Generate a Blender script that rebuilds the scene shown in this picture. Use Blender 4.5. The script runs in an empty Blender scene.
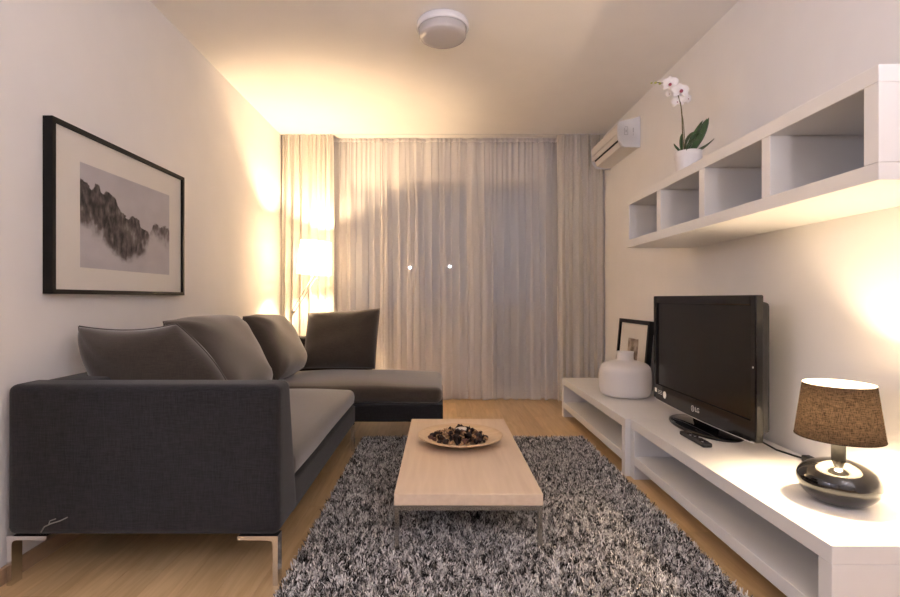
import bpy, bmesh, math, random
import numpy as np
from mathutils import Vector, Matrix, Euler

random.seed(7)
rng = np.random.default_rng(7)
scene = bpy.context.scene
C = scene.collection
PI = math.pi

# ------------------------------------------------------------------ camera, world, exposure
CAMZ = 0.99
cam_d = bpy.data.cameras.new('camera')
cam = bpy.data.objects.new('camera', cam_d)
C.objects.link(cam)
cam.location = (0, 0, CAMZ)
cam.rotation_euler = (PI / 2, 0, 0)
cam_d.sensor_width = 36
cam_d.lens = 20.0
cam_d.shift_x = 10 / 900
cam_d.shift_y = 0.0
cam_d.clip_start = 0.02
scene.camera = cam

world = bpy.data.worlds.new('night')
scene.world = world
world.use_nodes = True
world.node_tree.nodes['Background'].inputs[0].default_value = (0.045, 0.045, 0.055, 1)
world.node_tree.nodes['Background'].inputs[1].default_value = 1.0

vs = scene.view_settings
vs.view_transform = 'Standard'
vs.look = 'None'
vs.gamma = 1
vs.use_curve_mapping = False
vs.exposure = 1.3

FLOOR_LAMP_W = 43.0
FILL_LAMP_W = 58.0
TABLE_LAMP_W = 13.0
PENDANT_W = 7.5
WARM = (1.0, 0.71, 0.42)
WARM2 = (1.0, 0.75, 0.48)
FILL_LAMP_COL = (0.98, 0.92, 1.0)
COOL = (0.80, 0.80, 1.0)

# room dimensions
XL, XR, YB, YF, H = -1.52, 1.565, 5.05, -2.6, 2.55
XK, YK0, YK1 = -3.5, -1.3, 1.30      # kitchen opening in the left wall, beside the camera

# ------------------------------------------------------------------ materials
def newmat(name):
    m = bpy.data.materials.new(name)
    m.use_nodes = True
    nt = m.node_tree
    b = nt.nodes['Principled BSDF']
    return m, nt, b

def N(nt, typ, **kw):
    n = nt.nodes.new(typ)
    for k, v in kw.items():
        setattr(n, k, v)
    return n

def L(nt, a, b):
    nt.links.new(a, b)

def plain(name, col, rough=0.5, metal=0.0, noise=0.04, scale=30.0, bump=0.0, coat=0.0, spec=None):
    """principled with a small procedural colour variation and optional bump"""
    m, nt, b = newmat(name)
    b.inputs['Roughness'].default_value = rough
    b.inputs['Metallic'].default_value = metal
    if coat:
        b.inputs['Coat Weight'].default_value = coat
        b.inputs['Coat Roughness'].default_value = 0.05
    if spec is not None:
        b.inputs['Specular IOR Level'].default_value = spec
    tc = N(nt, 'ShaderNodeTexCoord')
    nz = N(nt, 'ShaderNodeTexNoise')
    nz.inputs['Scale'].default_value = scale
    nz.inputs['Detail'].default_value = 4
    L(nt, tc.outputs['Object'], nz.inputs['Vector'])
    rp = N(nt, 'ShaderNodeValToRGB')
    rp.color_ramp.elements[0].position = 0.3
    rp.color_ramp.elements[1].position = 0.7
    rp.color_ramp.elements[0].color = (*[c * (1 - noise) for c in col], 1)
    rp.color_ramp.elements[1].color = (*[min(1, c * (1 + noise)) for c in col], 1)
    L(nt, nz.outputs['Fac'], rp.inputs['Fac'])
    L(nt, rp.outputs['Color'], b.inputs['Base Color'])
    if bump:
        bp = N(nt, 'ShaderNodeBump')
        bp.inputs['Strength'].default_value = bump
        bp.inputs['Distance'].default_value = 0.002
        L(nt, nz.outputs['Fac'], bp.inputs['Height'])
        L(nt, bp.outputs['Normal'], b.inputs['Normal'])
    return m

def fabric(name, col, scale=420.0, var=0.25, bump=0.35, sheen=0.35):
    m, nt, b = newmat(name)
    b.inputs['Roughness'].default_value = 0.95
    b.inputs['Specular IOR Level'].default_value = 0.15
    b.inputs['Sheen Weight'].default_value = sheen
    b.inputs['Sheen Roughness'].default_value = 0.5
    tc = N(nt, 'ShaderNodeTexCoord')
    outs = []
    for sc in ((1, 1, 14), (14, 14, 1)):
        mp = N(nt, 'ShaderNodeMapping')
        mp.inputs['Scale'].default_value = sc
        L(nt, tc.outputs['Object'], mp.inputs['Vector'])
        nz = N(nt, 'ShaderNodeTexNoise')
        nz.inputs['Scale'].default_value = scale / 14
        nz.inputs['Detail'].default_value = 3
        L(nt, mp.outputs['Vector'], nz.inputs['Vector'])
        outs.append(nz.outputs['Fac'])
    ad = N(nt, 'ShaderNodeMath', operation='ADD')
    L(nt, outs[0], ad.inputs[0]); L(nt, outs[1], ad.inputs[1])
    ml = N(nt, 'ShaderNodeMath', operation='MULTIPLY')
    L(nt, ad.outputs[0], ml.inputs[0]); ml.inputs[1].default_value = 0.5
    rp = N(nt, 'ShaderNodeValToRGB')
    rp.color_ramp.elements[0].position = 0.35
    rp.color_ramp.elements[1].position = 0.65
    rp.color_ramp.elements[0].color = (*[c * (1 - var) for c in col], 1)
    rp.color_ramp.elements[1].color = (*[c * (1 + var) for c in col], 1)
    L(nt, ml.outputs[0], rp.inputs['Fac'])
    L(nt, rp.outputs['Color'], b.inputs['Base Color'])
    bp = N(nt, 'ShaderNodeBump')
    bp.inputs['Strength'].default_value = bump
    bp.inputs['Distance'].default_value = 0.002
    L(nt, ml.outputs[0], bp.inputs['Height'])
    L(nt, bp.outputs['Normal'], b.inputs['Normal'])
    return m

def wood(name, c1, c2, axis='Y', scale=6.0, rough=0.4, per_object=0.0, coat=0.0):
    m, nt, b = newmat(name)
    b.inputs['Roughness'].default_value = rough
    if coat:
        b.inputs['Coat Weight'].default_value = coat
        b.inputs['Coat Roughness'].default_value = 0.15
    tc = N(nt, 'ShaderNodeTexCoord')
    oi = N(nt, 'ShaderNodeObjectInfo')
    ml = N(nt, 'ShaderNodeVectorMath', operation='SCALE')
    cb = N(nt, 'ShaderNodeCombineXYZ')
    for i in range(3):
        L(nt, oi.outputs['Random'], cb.inputs[i])
    L(nt, cb.outputs[0], ml.inputs[0]); ml.inputs['Scale'].default_value = 17.0
    ad = N(nt, 'ShaderNodeVectorMath', operation='ADD')
    L(nt, tc.outputs['Object'], ad.inputs[0]); L(nt, ml.outputs[0], ad.inputs[1])
    mp = N(nt, 'ShaderNodeMapping')
    s = [9, 9, 9]
    s['XYZ'.index(axis)] = 0.7
    mp.inputs['Scale'].default_value = s
    L(nt, ad.outputs[0], mp.inputs['Vector'])
    nz = N(nt, 'ShaderNodeTexNoise')
    nz.inputs['Scale'].default_value = scale
    nz.inputs['Detail'].default_value = 6
    nz.inputs['Distortion'].default_value = 0.6
    L(nt, mp.outputs['Vector'], nz.inputs['Vector'])
    rp = N(nt, 'ShaderNodeValToRGB')
    rp.color_ramp.elements[0].position = 0.3
    rp.color_ramp.elements[1].position = 0.7
    rp.color_ramp.elements[0].color = (*c1, 1)
    rp.color_ramp.elements[1].color = (*c2, 1)
    L(nt, nz.outputs['Fac'], rp.inputs['Fac'])
    col = rp.outputs['Color']
    if per_object:
        hv = N(nt, 'ShaderNodeHueSaturation')
        mr = N(nt, 'ShaderNodeMapRange')
        mr.inputs['To Min'].default_value = 1 - per_object
        mr.inputs['To Max'].default_value = 1 + per_object
        L(nt, oi.outputs['Random'], mr.inputs['Value'])
        L(nt, mr.outputs[0], hv.inputs['Value'])
        L(nt, col, hv.inputs['Color'])
        col = hv.outputs['Color']
    L(nt, col, b.inputs['Base Color'])
    bp = N(nt, 'ShaderNodeBump')
    bp.inputs['Strength'].default_value = 0.05
    bp.inputs['Distance'].default_value = 0.001
    L(nt, nz.outputs['Fac'], bp.inputs['Height'])
    L(nt, bp.outputs['Normal'], b.inputs['Normal'])
    return m

def thin_cloth(name, col, transp, transl, weave=0.0, tint=None):
    """cloth that lets light through: transparent gaps + translucent and diffuse threads"""
    m = bpy.data.materials.new(name); m.use_nodes = True
    nt = m.node_tree; nt.nodes.clear()
    out = N(nt, 'ShaderNodeOutputMaterial')
    df = N(nt, 'ShaderNodeBsdfDiffuse'); df.inputs['Color'].default_value = (*col, 1)
    tl = N(nt, 'ShaderNodeBsdfTranslucent'); tl.inputs['Color'].default_value = (*(tint or col), 1)
    mx = N(nt, 'ShaderNodeMixShader'); mx.inputs[0].default_value = transl
    L(nt, df.outputs[0], mx.inputs[1]); L(nt, tl.outputs[0], mx.inputs[2])
    tc = N(nt, 'ShaderNodeTexCoord')
    nz = N(nt, 'ShaderNodeTexNoise'); nz.inputs['Scale'].default_value = 60
    nz.inputs['Detail'].default_value = 3
    if weave:
        outs = []
        for sc in ((1, 1, 9), (9, 9, 1)):
            mp = N(nt, 'ShaderNodeMapping'); mp.inputs['Scale'].default_value = sc
            n2 = N(nt, 'ShaderNodeTexNoise'); n2.inputs['Scale'].default_value = 55; n2.inputs['Detail'].default_value = 3
            L(nt, tc.outputs['Object'], mp.inputs['Vector']); L(nt, mp.outputs[0], n2.inputs['Vector'])
            outs.append(n2.outputs['Fac'])
        ad = N(nt, 'ShaderNodeMath', operation='ADD'); L(nt, outs[0], ad.inputs[0]); L(nt, outs[1], ad.inputs[1])
        rp = N(nt, 'ShaderNodeMapRange')
        rp.inputs['From Min'].default_value = 0.7; rp.inputs['From Max'].default_value = 1.3
        rp.inputs['To Min'].default_value = 1 - weave; rp.inputs['To Max'].default_value = 1 + weave
        L(nt, ad.outputs[0], rp.inputs['Value'])
        for sh, cc in ((df, col), (tl, tint or col)):
            vm = N(nt, 'ShaderNodeVectorMath', operation='SCALE')
            vm.inputs[0].default_value = cc
            L(nt, rp.outputs[0], vm.inputs['Scale'])
            L(nt, vm.outputs[0], sh.inputs['Color'])
    else:
        L(nt, tc.outputs['Object'], nz.inputs['Vector'])
        hs = N(nt, 'ShaderNodeMapRange')
        hs.inputs['To Min'].default_value = 0.94; hs.inputs['To Max'].default_value = 1.04
        L(nt, nz.outputs['Fac'], hs.inputs['Value'])
        for sh, cc in ((df, col), (tl, tint or col)):
            vm = N(nt, 'ShaderNodeVectorMath', operation='SCALE')
            vm.inputs[0].default_value = cc
            L(nt, hs.outputs[0], vm.inputs['Scale'])
            L(nt, vm.outputs[0], sh.inputs['Color'])
    if transp > 0:
        tr = N(nt, 'ShaderNodeBsdfTransparent')
        m2 = N(nt, 'ShaderNodeMixShader'); m2.inputs[0].default_value = transp
        L(nt, mx.outputs[0], m2.inputs[1]); L(nt, tr.outputs[0], m2.inputs[2])
        L(nt, m2.outputs[0], out.inputs['Surface'])
    else:
        L(nt, mx.outputs[0], out.inputs['Surface'])
    return m

def glass_pane(name, tint=(1, 1, 1), refl=1.0):
    m = bpy.data.materials.new(name); m.use_nodes = True
    nt = m.node_tree; nt.nodes.clear()
    out = N(nt, 'ShaderNodeOutputMaterial')
    tr = N(nt, 'ShaderNodeBsdfTransparent'); tr.inputs[0].default_value = (*tint, 1)
    gl = N(nt, 'ShaderNodeBsdfGlossy'); gl.inputs['Roughness'].default_value = 0.02
    fr = N(nt, 'ShaderNodeFresnel'); fr.inputs['IOR'].default_value = 1.45
    mu = N(nt, 'ShaderNodeMath', operation='MULTIPLY'); mu.inputs[1].default_value = refl
    ge = N(nt, 'ShaderNodeNewGeometry')          # reflect at the outer face only: the inner side of a thin pane would give total reflection
    iv = N(nt, 'ShaderNodeMath', operation='SUBTRACT'); iv.inputs[0].default_value = 1.0
    L(nt, ge.outputs['Backfacing'], iv.inputs[1])
    m0 = N(nt, 'ShaderNodeMath', operation='MULTIPLY')
    L(nt, fr.outputs[0], m0.inputs[0]); L(nt, iv.outputs[0], m0.inputs[1])
    L(nt, m0.outputs[0], mu.inputs[0])
    mx = N(nt, 'ShaderNodeMixShader')
    L(nt, mu.outputs[0], mx.inputs[0]); L(nt, tr.outputs[0], mx.inputs[1]); L(nt, gl.outputs[0], mx.inputs[2])
    L(nt, mx.outputs[0], out.inputs['Surface'])
    return m

def emit(name, col, strength, transp=0.0):
    m = bpy.data.materials.new(name); m.use_nodes = True
    nt = m.node_tree; nt.nodes.clear()
    out = N(nt, 'ShaderNodeOutputMaterial')
    em = N(nt, 'ShaderNodeEmission'); em.inputs[0].default_value = (*col, 1); em.inputs[1].default_value = strength
    if transp:
        tr = N(nt, 'ShaderNodeBsdfTransparent')
        mx = N(nt, 'ShaderNodeMixShader'); mx.inputs[0].default_value = transp
        L(nt, em.outputs[0], mx.inputs[1]); L(nt, tr.outputs[0], mx.inputs[2])
        L(nt, mx.outputs[0], out.inputs['Surface'])
    else:
        L(nt, em.outputs[0], out.inputs['Surface'])
    return m

M = {}
M['wall'] = plain('wall_paint', (0.83, 0.815, 0.81), 0.75, noise=0.012, scale=6, bump=0.03)
M['ceiling'] = plain('ceiling_paint', (0.91, 0.885, 0.86), 0.8, noise=0.01, scale=6)
M['floor'] = wood('laminate', (0.51, 0.33, 0.155), (0.65, 0.45, 0.235), 'Y', 5, 0.32, per_object=0.10)
M['baseboard'] = wood('baseboard_wood', (0.34, 0.22, 0.13), (0.42, 0.28, 0.17), 'Y', 4, 0.4)
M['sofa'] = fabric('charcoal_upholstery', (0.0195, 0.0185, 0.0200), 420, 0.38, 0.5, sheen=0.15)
M['cushion'] = fabric('charcoal_cloth_warm_lit', (0.052, 0.040, 0.031), 420, 0.22, 0.3, sheen=0.6)  # sofa cloth again, with warm lamp light put into the colour
M['chrome'] = plain('brushed_steel', (0.72, 0.71, 0.69), 0.22, 1.0, noise=0.03, scale=80)
M['white_lacquer'] = plain('white_lacquer', (0.80, 0.785, 0.76), 0.28, noise=0.008, scale=10)
M['beech'] = wood('pale_beech_veneer', (0.69, 0.525, 0.375), (0.76, 0.595, 0.435), 'Y', 4, 0.38)
M['platewood'] = wood('turned_wood', (0.62, 0.43, 0.25), (0.72, 0.53, 0.33), 'X', 5, 0.45)
M['black_gloss'] = plain('black_gloss_plastic', (0.006, 0.006, 0.007), 0.10, noise=0.02, spec=0.28)
M['black_matte'] = plain('black_plastic', (0.012, 0.012, 0.013), 0.5, noise=0.05, scale=120)
M['black_neck'] = plain('black_neck_lacquer', (0.008, 0.008, 0.008), 0.6, noise=0.02, spec=0.2)
M['screen'] = plain('dark_screen', (0.010, 0.010, 0.010), 0.16, noise=0.02, spec=0.22)
M['silver'] = plain('silver_print', (0.75, 0.75, 0.74), 0.35, 0.3, noise=0.01)
M['sticker'] = plain('white_sticker', (0.80, 0.80, 0.78), 0.6, noise=0.05, scale=400)
M['frame_black'] = plain('black_frame_lacquer', (0.006, 0.0058, 0.006), 0.5, noise=0.1, scale=60, spec=.2)
M['mat'] = plain('cream_mount_board', (0.88, 0.84, 0.78), 0.9, noise=0.01, scale=90, bump=0.02)
M['ceramic'] = plain('white_ceramic', (0.78, 0.75, 0.74), 0.38, noise=0.01, scale=10)
M['lamp_ceramic'] = plain('black_glazed_ceramic', (0.006, 0.0055, 0.005), 0.07, noise=0.02, coat=0.6)
M['ac_white'] = plain('off_white_plastic', (0.78, 0.73, 0.68), 0.4, noise=0.01, scale=20)
M['ac_cap'] = plain('white_end_cap_plastic', (0.80, 0.80, 0.82), 0.45, noise=0.01, scale=20)
M['ac_mark'] = plain('grey_moulded_mark', (0.52, 0.52, 0.54), 0.5, noise=0.02)
M['dark_slot'] = plain('dark_vent_slot', (0.012, 0.011, 0.010), 0.7, noise=0.05)
M['drape'] = thin_cloth('beige_grey_drape_cloth', (0.78, 0.735, 0.665), 0.0, 0.10, weave=0.10)
M['sheer'] = thin_cloth('white_sheer_voile', (0.97, 0.94, 0.93), 0.55, 0.20)
M['sheer_tape'] = thin_cloth('white_header_tape', (0.84, 0.81, 0.80), 0.10, 0.4)
M['shade_white'] = thin_cloth('white_lampshade_cloth', (0.86, 0.82, 0.77), 0.0, 0.38, weave=0.03)
M['shade_brown'] = thin_cloth('brown_linen_shade', (0.036, 0.029, 0.026), 0.0, 0.50, weave=0.8, tint=(0.0165, 0.0115, 0.0082))
M['shade_lining'] = thin_cloth('white_shade_lining', (0.85, 0.80, 0.72), 0.0, 0.45)
M['bulb'] = emit('glowing_bulb', (1.0, 0.75, 0.42), 25.0, 0.80)
M['opal'] = plain('opal_glass', (0.52, 0.50, 0.51), 0.22, noise=0.01, coat=0.5)
M['fixture_rim'] = plain('white_metal_rim', (0.80, 0.79, 0.82), 0.25, noise=0.01)
M['hall_opal'] = emit('lit_opal_globe', COOL, PENDANT_W / (PI * .0225))
M['glass'] = glass_pane('clear_glass', (0.97, 0.97, 0.97), 0.55)
M['winglass'] = glass_pane('window_glass', (0.93, 0.94, 0.95), 1.0)
M['upvc'] = plain('white_window_frame', (0.76, 0.75, 0.74), 0.4, noise=0.01)
M['rad'] = plain('white_radiator_enamel', (0.78, 0.77, 0.75), 0.35, noise=0.01)
M['rad_grille'] = plain('grey_radiator_grille', (0.35, 0.34, 0.33), 0.5, noise=0.02)
M['leaf'] = plain('orchid_leaf', (0.045, 0.095, 0.030), 0.35, noise=0.35, scale=14)
M['stem'] = plain('orchid_stem', (0.12, 0.11, 0.045), 0.6, noise=0.3, scale=40)
M['bud'] = plain('orchid_bud', (0.38, 0.40, 0.10), 0.6, noise=0.2, scale=60)
M['petal'] = plain('orchid_petal', (0.86, 0.82, 0.80), 0.6, noise=0.03, scale=60)
M['lip'] = plain('orchid_lip', (0.33, 0.05, 0.10), 0.6, noise=0.4, scale=150)
M['soil'] = plain('bark_soil', (0.06, 0.04, 0.025), 0.9, noise=0.5, scale=80, bump=0.5)
M['pp_dark'] = plain('dark_dried_petal', (0.035, 0.018, 0.014), 0.7, noise=0.5, scale=90, bump=0.5)
M['pp_red'] = plain('reddish_dried_pod', (0.11, 0.045, 0.030), 0.7, noise=0.5, scale=90, bump=0.5)
M['pp_tan'] = plain('tan_wood_shaving', (0.42, 0.25, 0.13), 0.75, noise=0.3, scale=90, bump=0.3)
M['pp_pale'] = plain('pale_dried_pod', (0.72, 0.64, 0.54), 0.75, noise=0.12, scale=60, bump=0.2)
M['ground'] = plain('night_ground', (0.05, 0.05, 0.055), 0.95, noise=0.3, scale=1)
M['street'] = emit('street_lamp_glow', (0.75, 0.85, 1.0), 60.0)
M['balcony'] = plain('pale_render', (0.62, 0.60, 0.58), 0.9, noise=0.06, scale=9)
M['rug_base'] = plain('rug_backing', (0.05, 0.05, 0.05), 0.95, noise=0.3, scale=120)

# rug yarn: colour comes from the yarn's own dye (attribute)
m, nt, b = newmat('rug_yarn')
at = N(nt, 'ShaderNodeAttribute'); at.attribute_name = 'dye'
L(nt, at.outputs['Color'], b.inputs['Base Color'])
b.inputs['Roughness'].default_value = 0.8
b.inputs['Specular IOR Level'].default_value = 0.25
M['yarn'] = m

# framed print: misty mountain drawing, flat print made from nodes
def mountain_print():
    m, nt, b = newmat('misty_mountain_print')
    b.inputs['Roughness'].default_value = 0.9
    tc = N(nt, 'ShaderNodeTexCoord')
    sp = N(nt, 'ShaderNodeSeparateXYZ'); L(nt, tc.outputs['Generated'], sp.inputs[0])
    U, V = sp.outputs['Y'], sp.outputs['Z']
    def curve(pts, src):
        fc = N(nt, 'ShaderNodeFloatCurve')
        cu = fc.mapping.curves[0]
        cu.points[0].location = pts[0]; cu.points[1].location = pts[-1]
        for p in pts[1:-1]:
            cu.points.new(*p)
        fc.mapping.update()
        L(nt, src, fc.inputs['Value'])
        return fc.outputs[0]
    def math2(op, a, c):
        n = N(nt, 'ShaderNodeMath', operation=op)
        for i, x in enumerate((a, c)):
            if isinstance(x, (int, float)):
                n.inputs[i].default_value = x
            else:
                L(nt, x, n.inputs[i])
        return n.outputs[0]
    def noise(scale, detail, sc=(1, 1, 1)):
        mp = N(nt, 'ShaderNodeMapping'); mp.inputs['Scale'].default_value = sc
        L(nt, tc.outputs['Generated'], mp.inputs['Vector'])
        nz = N(nt, 'ShaderNodeTexNoise'); nz.inputs['Scale'].default_value = scale; nz.inputs['Detail'].default_value = detail
        L(nt, mp.outputs[0], nz.inputs['Vector'])
        return nz.outputs['Fac']
    def smooth(x, lo, hi):
        mr = N(nt, 'ShaderNodeMapRange', interpolation_type='SMOOTHSTEP')
        mr.inputs['From Min'].default_value = lo; mr.inputs['From Max'].default_value = hi
        L(nt, x, mr.inputs['Value'])
        return mr.outputs[0]
    ridge = curve([(0, .85), (.05, .85), (.09, .80), (.16, .84), (.20, .78), (.24, .80), (.31, .78), (.36, .70), (.42, .62), (.48, .60), (.54, .62),
                   (.60, .57), (.66, .50), (.72, .48), (.76, .54), (.80, .61), (.86, .58), (.93, .61), (1, .57)], U)
    base = curve([(0, .42), (.10, .38), (.2, .28), (.32, .16), (.45, .10), (.55, .14), (.64, .20), (.70, .30), (.74, .38), (.80, .40), (.9, .38), (1, .36)], U)
    rj = math2('MULTIPLY', math2('SUBTRACT', noise(14, 8), .5), .16)
    ridge2 = math2('ADD', ridge, rj)
    above = smooth(math2('SUBTRACT', ridge2, V), 0.0, 0.03)
    bj = math2('MULTIPLY', math2('SUBTRACT', noise(6, 6), .5), .35)
    below = smooth(math2('SUBTRACT', V, math2('ADD', base, bj)), -0.06, 0.17)
    mask = math2('MULTIPLY', above, below)
    streak = noise(9, 8, (1, 3.2, 1.0))
    dens = smooth(streak, .28, .66)
    dens = math2('ADD', math2('MULTIPLY', dens, .55), .42)
    # mist drifting over the middle of the ridge
    du = math2('SUBTRACT', U, .52); dv = math2('SUBTRACT', V, math2('ADD', .40, math2('MULTIPLY', du, -0.5)))
    mist = smooth(math2('ADD', math2('MULTIPLY', math2('ABSOLUTE', du, 0), 2.2), math2('MULTIPLY', math2('ABSOLUTE', dv, 0), 3.0)), .05, .55)
    mist = math2('ADD', math2('MULTIPLY', mist, .45), .55)
    right = smooth(U, .70, .73)
    fade = math2('SUBTRACT', 1.0, math2('MULTIPLY', right, .38))
    ink = math2('MULTIPLY', math2('MULTIPLY', mask, dens), math2('MULTIPLY', mist, fade))
    rp = N(nt, 'ShaderNodeValToRGB')
    e = rp.color_ramp.elements
    e[0].position = 0; e[0].color = (.64, .61, .63, 1)
    e[1].position = 1; e[1].color = (.022, .019, .018, 1)
    k = e.new(.5); k.color = (.17, .14, .13, 1)
    L(nt, ink, rp.inputs['Fac'])
    cl = noise(3, 4)
    mx = N(nt, 'ShaderNodeMix', data_type='RGBA', blend_type='MULTIPLY')
    mx.inputs['Factor'].default_value = 1
    L(nt, rp.outputs[0], mx.inputs['A'])
    c2 = N(nt, 'ShaderNodeValToRGB')
    c2.color_ramp.elements[0].position = .35; c2.color_ramp.elements[0].color = (.84, .83, .84, 1)
    c2.color_ramp.elements[1].position = .7; c2.color_ramp.elements[1].color = (1, 1, 1, 1)
    L(nt, cl, c2.inputs['Fac'])
    L(nt, c2.outputs[0], mx.inputs['B'])
    L(nt, mx.outputs['Result'], b.inputs['Base Color'])
    return m
M['print'] = mountain_print()

m, nt, b = newmat('sepia_photo_print')
tc = N(nt, 'ShaderNodeTexCoord'); nz = N(nt, 'ShaderNodeTexNoise'); nz.inputs['Scale'].default_value = 3.0; nz.inputs['Detail'].default_value = 5
L(nt, tc.outputs['Generated'], nz.inputs['Vector'])
rp = N(nt, 'ShaderNodeValToRGB')
rp.color_ramp.elements[0].position = .35; rp.color_ramp.elements[0].color = (.16, .11, .08, 1)
rp.color_ramp.elements[1].position = .6; rp.color_ramp.elements[1].color = (.50, .42, .35, 1)
L(nt, nz.outputs['Fac'], rp.inputs['Fac']); L(nt, rp.outputs[0], b.inputs['Base Color'])
b.inputs['Roughness'].default_value = .8
M['sepia'] = m

# ------------------------------------------------------------------ mesh helpers
ORIGIN = {}

class MB:
    def __init__(self):
        self.v = []; self.f = []; self.sm = []
    def add(self, verts, faces, smooth=False):
        o = len(self.v)
        self.v += [tuple(p) for p in verts]
        self.f += [tuple(i + o for i in fc) for fc in faces]
        self.sm += [smooth] * len(faces)
        return self
    def box(self, x0, x1, y0, y1, z0, z1, bev=0.0, seg=2):
        if bev <= 0:
            v = [(x, y, z) for x in (x0, x1) for y in (y0, y1) for z in (z0, z1)]
            f = [(0, 1, 3, 2), (4, 6, 7, 5), (0, 4, 5, 1), (2, 3, 7, 6), (0, 2, 6, 4), (1, 5, 7, 3)]
            return self.add(v, f)
        bm = bmesh.new()
        bmesh.ops.create_cube(bm, size=1)
        for w in bm.verts:
            w.co = ((x0 + x1) / 2 + w.co.x * (x1 - x0), (y0 + y1) / 2 + w.co.y * (y1 - y0), (z0 + z1) / 2 + w.co.z * (z1 - z0))
        bmesh.ops.bevel(bm, geom=bm.edges[:], offset=bev, segments=seg, profile=0.5, affect='EDGES')
        return self.bm(bm)
    def bm(self, bm, smooth=False):
        bm.verts.index_update()
        self.add([w.co[:] for w in bm.verts], [[w.index for w in f.verts] for f in bm.faces], smooth)
        bm.free()
        return self
    def tube(self, pts, r, n=10, caps=True, smooth=True):
        pts = [Vector(p) for p in pts]
        rs = r if isinstance(r, (list, tuple)) else [r] * len(pts)
        up = None
        v = []; f = []
        for i, p in enumerate(pts):
            d = (pts[min(i + 1, len(pts) - 1)] - pts[max(i - 1, 0)]).normalized()
            if up is None:
                up = Vector((0, 0, 1)) if abs(d.z) < .9 else Vector((1, 0, 0))
            a = (up - d * up.dot(d)).normalized(); up = a
            c = d.cross(a)
            for k in range(n):
                t = 2 * PI * k / n
                v.append(p + (a * math.cos(t) + c * math.sin(t)) * rs[i])
        for i in range(len(pts) - 1):
            for k in range(n):
                k2 = (k + 1) % n
                f.append((i * n + k, i * n + k2, (i + 1) * n + k2, (i + 1) * n + k))
        self.add(v, f, smooth)
        if caps:
            self.add(v[:n], [tuple(range(n))[::-1]]); self.add(v[-n:], [tuple(range(n))])
        return self
    def lathe(self, prof, c=(0, 0, 0), n=48, sx=1, sy=1, smooth=True, mat=None):
        v = []; f = []
        for r, z in prof:
            for k in range(n):
                t = 2 * PI * k / n
                p = Vector((r * math.cos(t) * sx, r * math.sin(t) * sy, z))
                if mat is not None:
                    p = mat @ p
                v.append(p + Vector(c))
        for i in range(len(prof) - 1):
            for k in range(n):
                k2 = (k + 1) % n
                f.append((i * n + k, i * n + k2, (i + 1) * n + k2, (i + 1) * n + k))
        return self.add(v, f, smooth)
    def prism(self, poly, axis, a, b2):
        """extrude a 2-d polygon; axis 'Y': poly=(x,z); axis 'X': poly=(y,z); axis 'Z': poly=(x,y)"""
        def P(p, t):
            return {'Y': (p[0], t, p[1]), 'X': (t, p[0], p[1]), 'Z': (p[0], p[1], t)}[axis]
        n = len(poly)
        v = [P(p, a) for p in poly] + [P(p, b2) for p in poly]
        f = [tuple(range(n)), tuple(range(2 * n - 1, n - 1, -1))] + [(i, i + n, (i + 1) % n + n, (i + 1) % n) for i in range(n)]
        return self.add(v, f)
    def build(self, name, mat, parent=None, origin=None):
        base = ORIGIN.get(parent.name, Vector((0, 0, 0))) if parent else Vector((0, 0, 0))
        o = Vector(origin) if origin is not None else (base.copy())
        me = bpy.data.meshes.new(name)
        me.from_pydata([(p[0] - o.x, p[1] - o.y, p[2] - o.z) for p in self.v], [], self.f)
        me.polygons.foreach_set('use_smooth', self.sm)
        bm = bmesh.new(); bm.from_mesh(me)
        bmesh.ops.remove_doubles(bm, verts=bm.verts, dist=1e-6)
        bmesh.ops.recalc_face_normals(bm, faces=bm.faces)
        bm.to_mesh(me); bm.free()
        me.materials.append(mat)
        ob = bpy.data.objects.new(name, me)
        C.objects.link(ob)
        if parent:
            ob.parent = parent
        ob.location = o - base
        ORIGIN[ob.name] = o
        return ob

def tag(o, label=None, cat=None, group=None, kind=None):
    if label: o['label'] = label
    if cat: o['category'] = cat
    if group: o['group'] = group
    if kind: o['kind'] = kind
    return o

def empty(name, loc, label, cat, group=None):
    o = bpy.data.objects.new(name, None)
    o.empty_display_size = 0.05
    C.objects.link(o)
    o.location = loc
    ORIGIN[o.name] = Vector(loc)
    return tag(o, label, cat, group)

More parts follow.
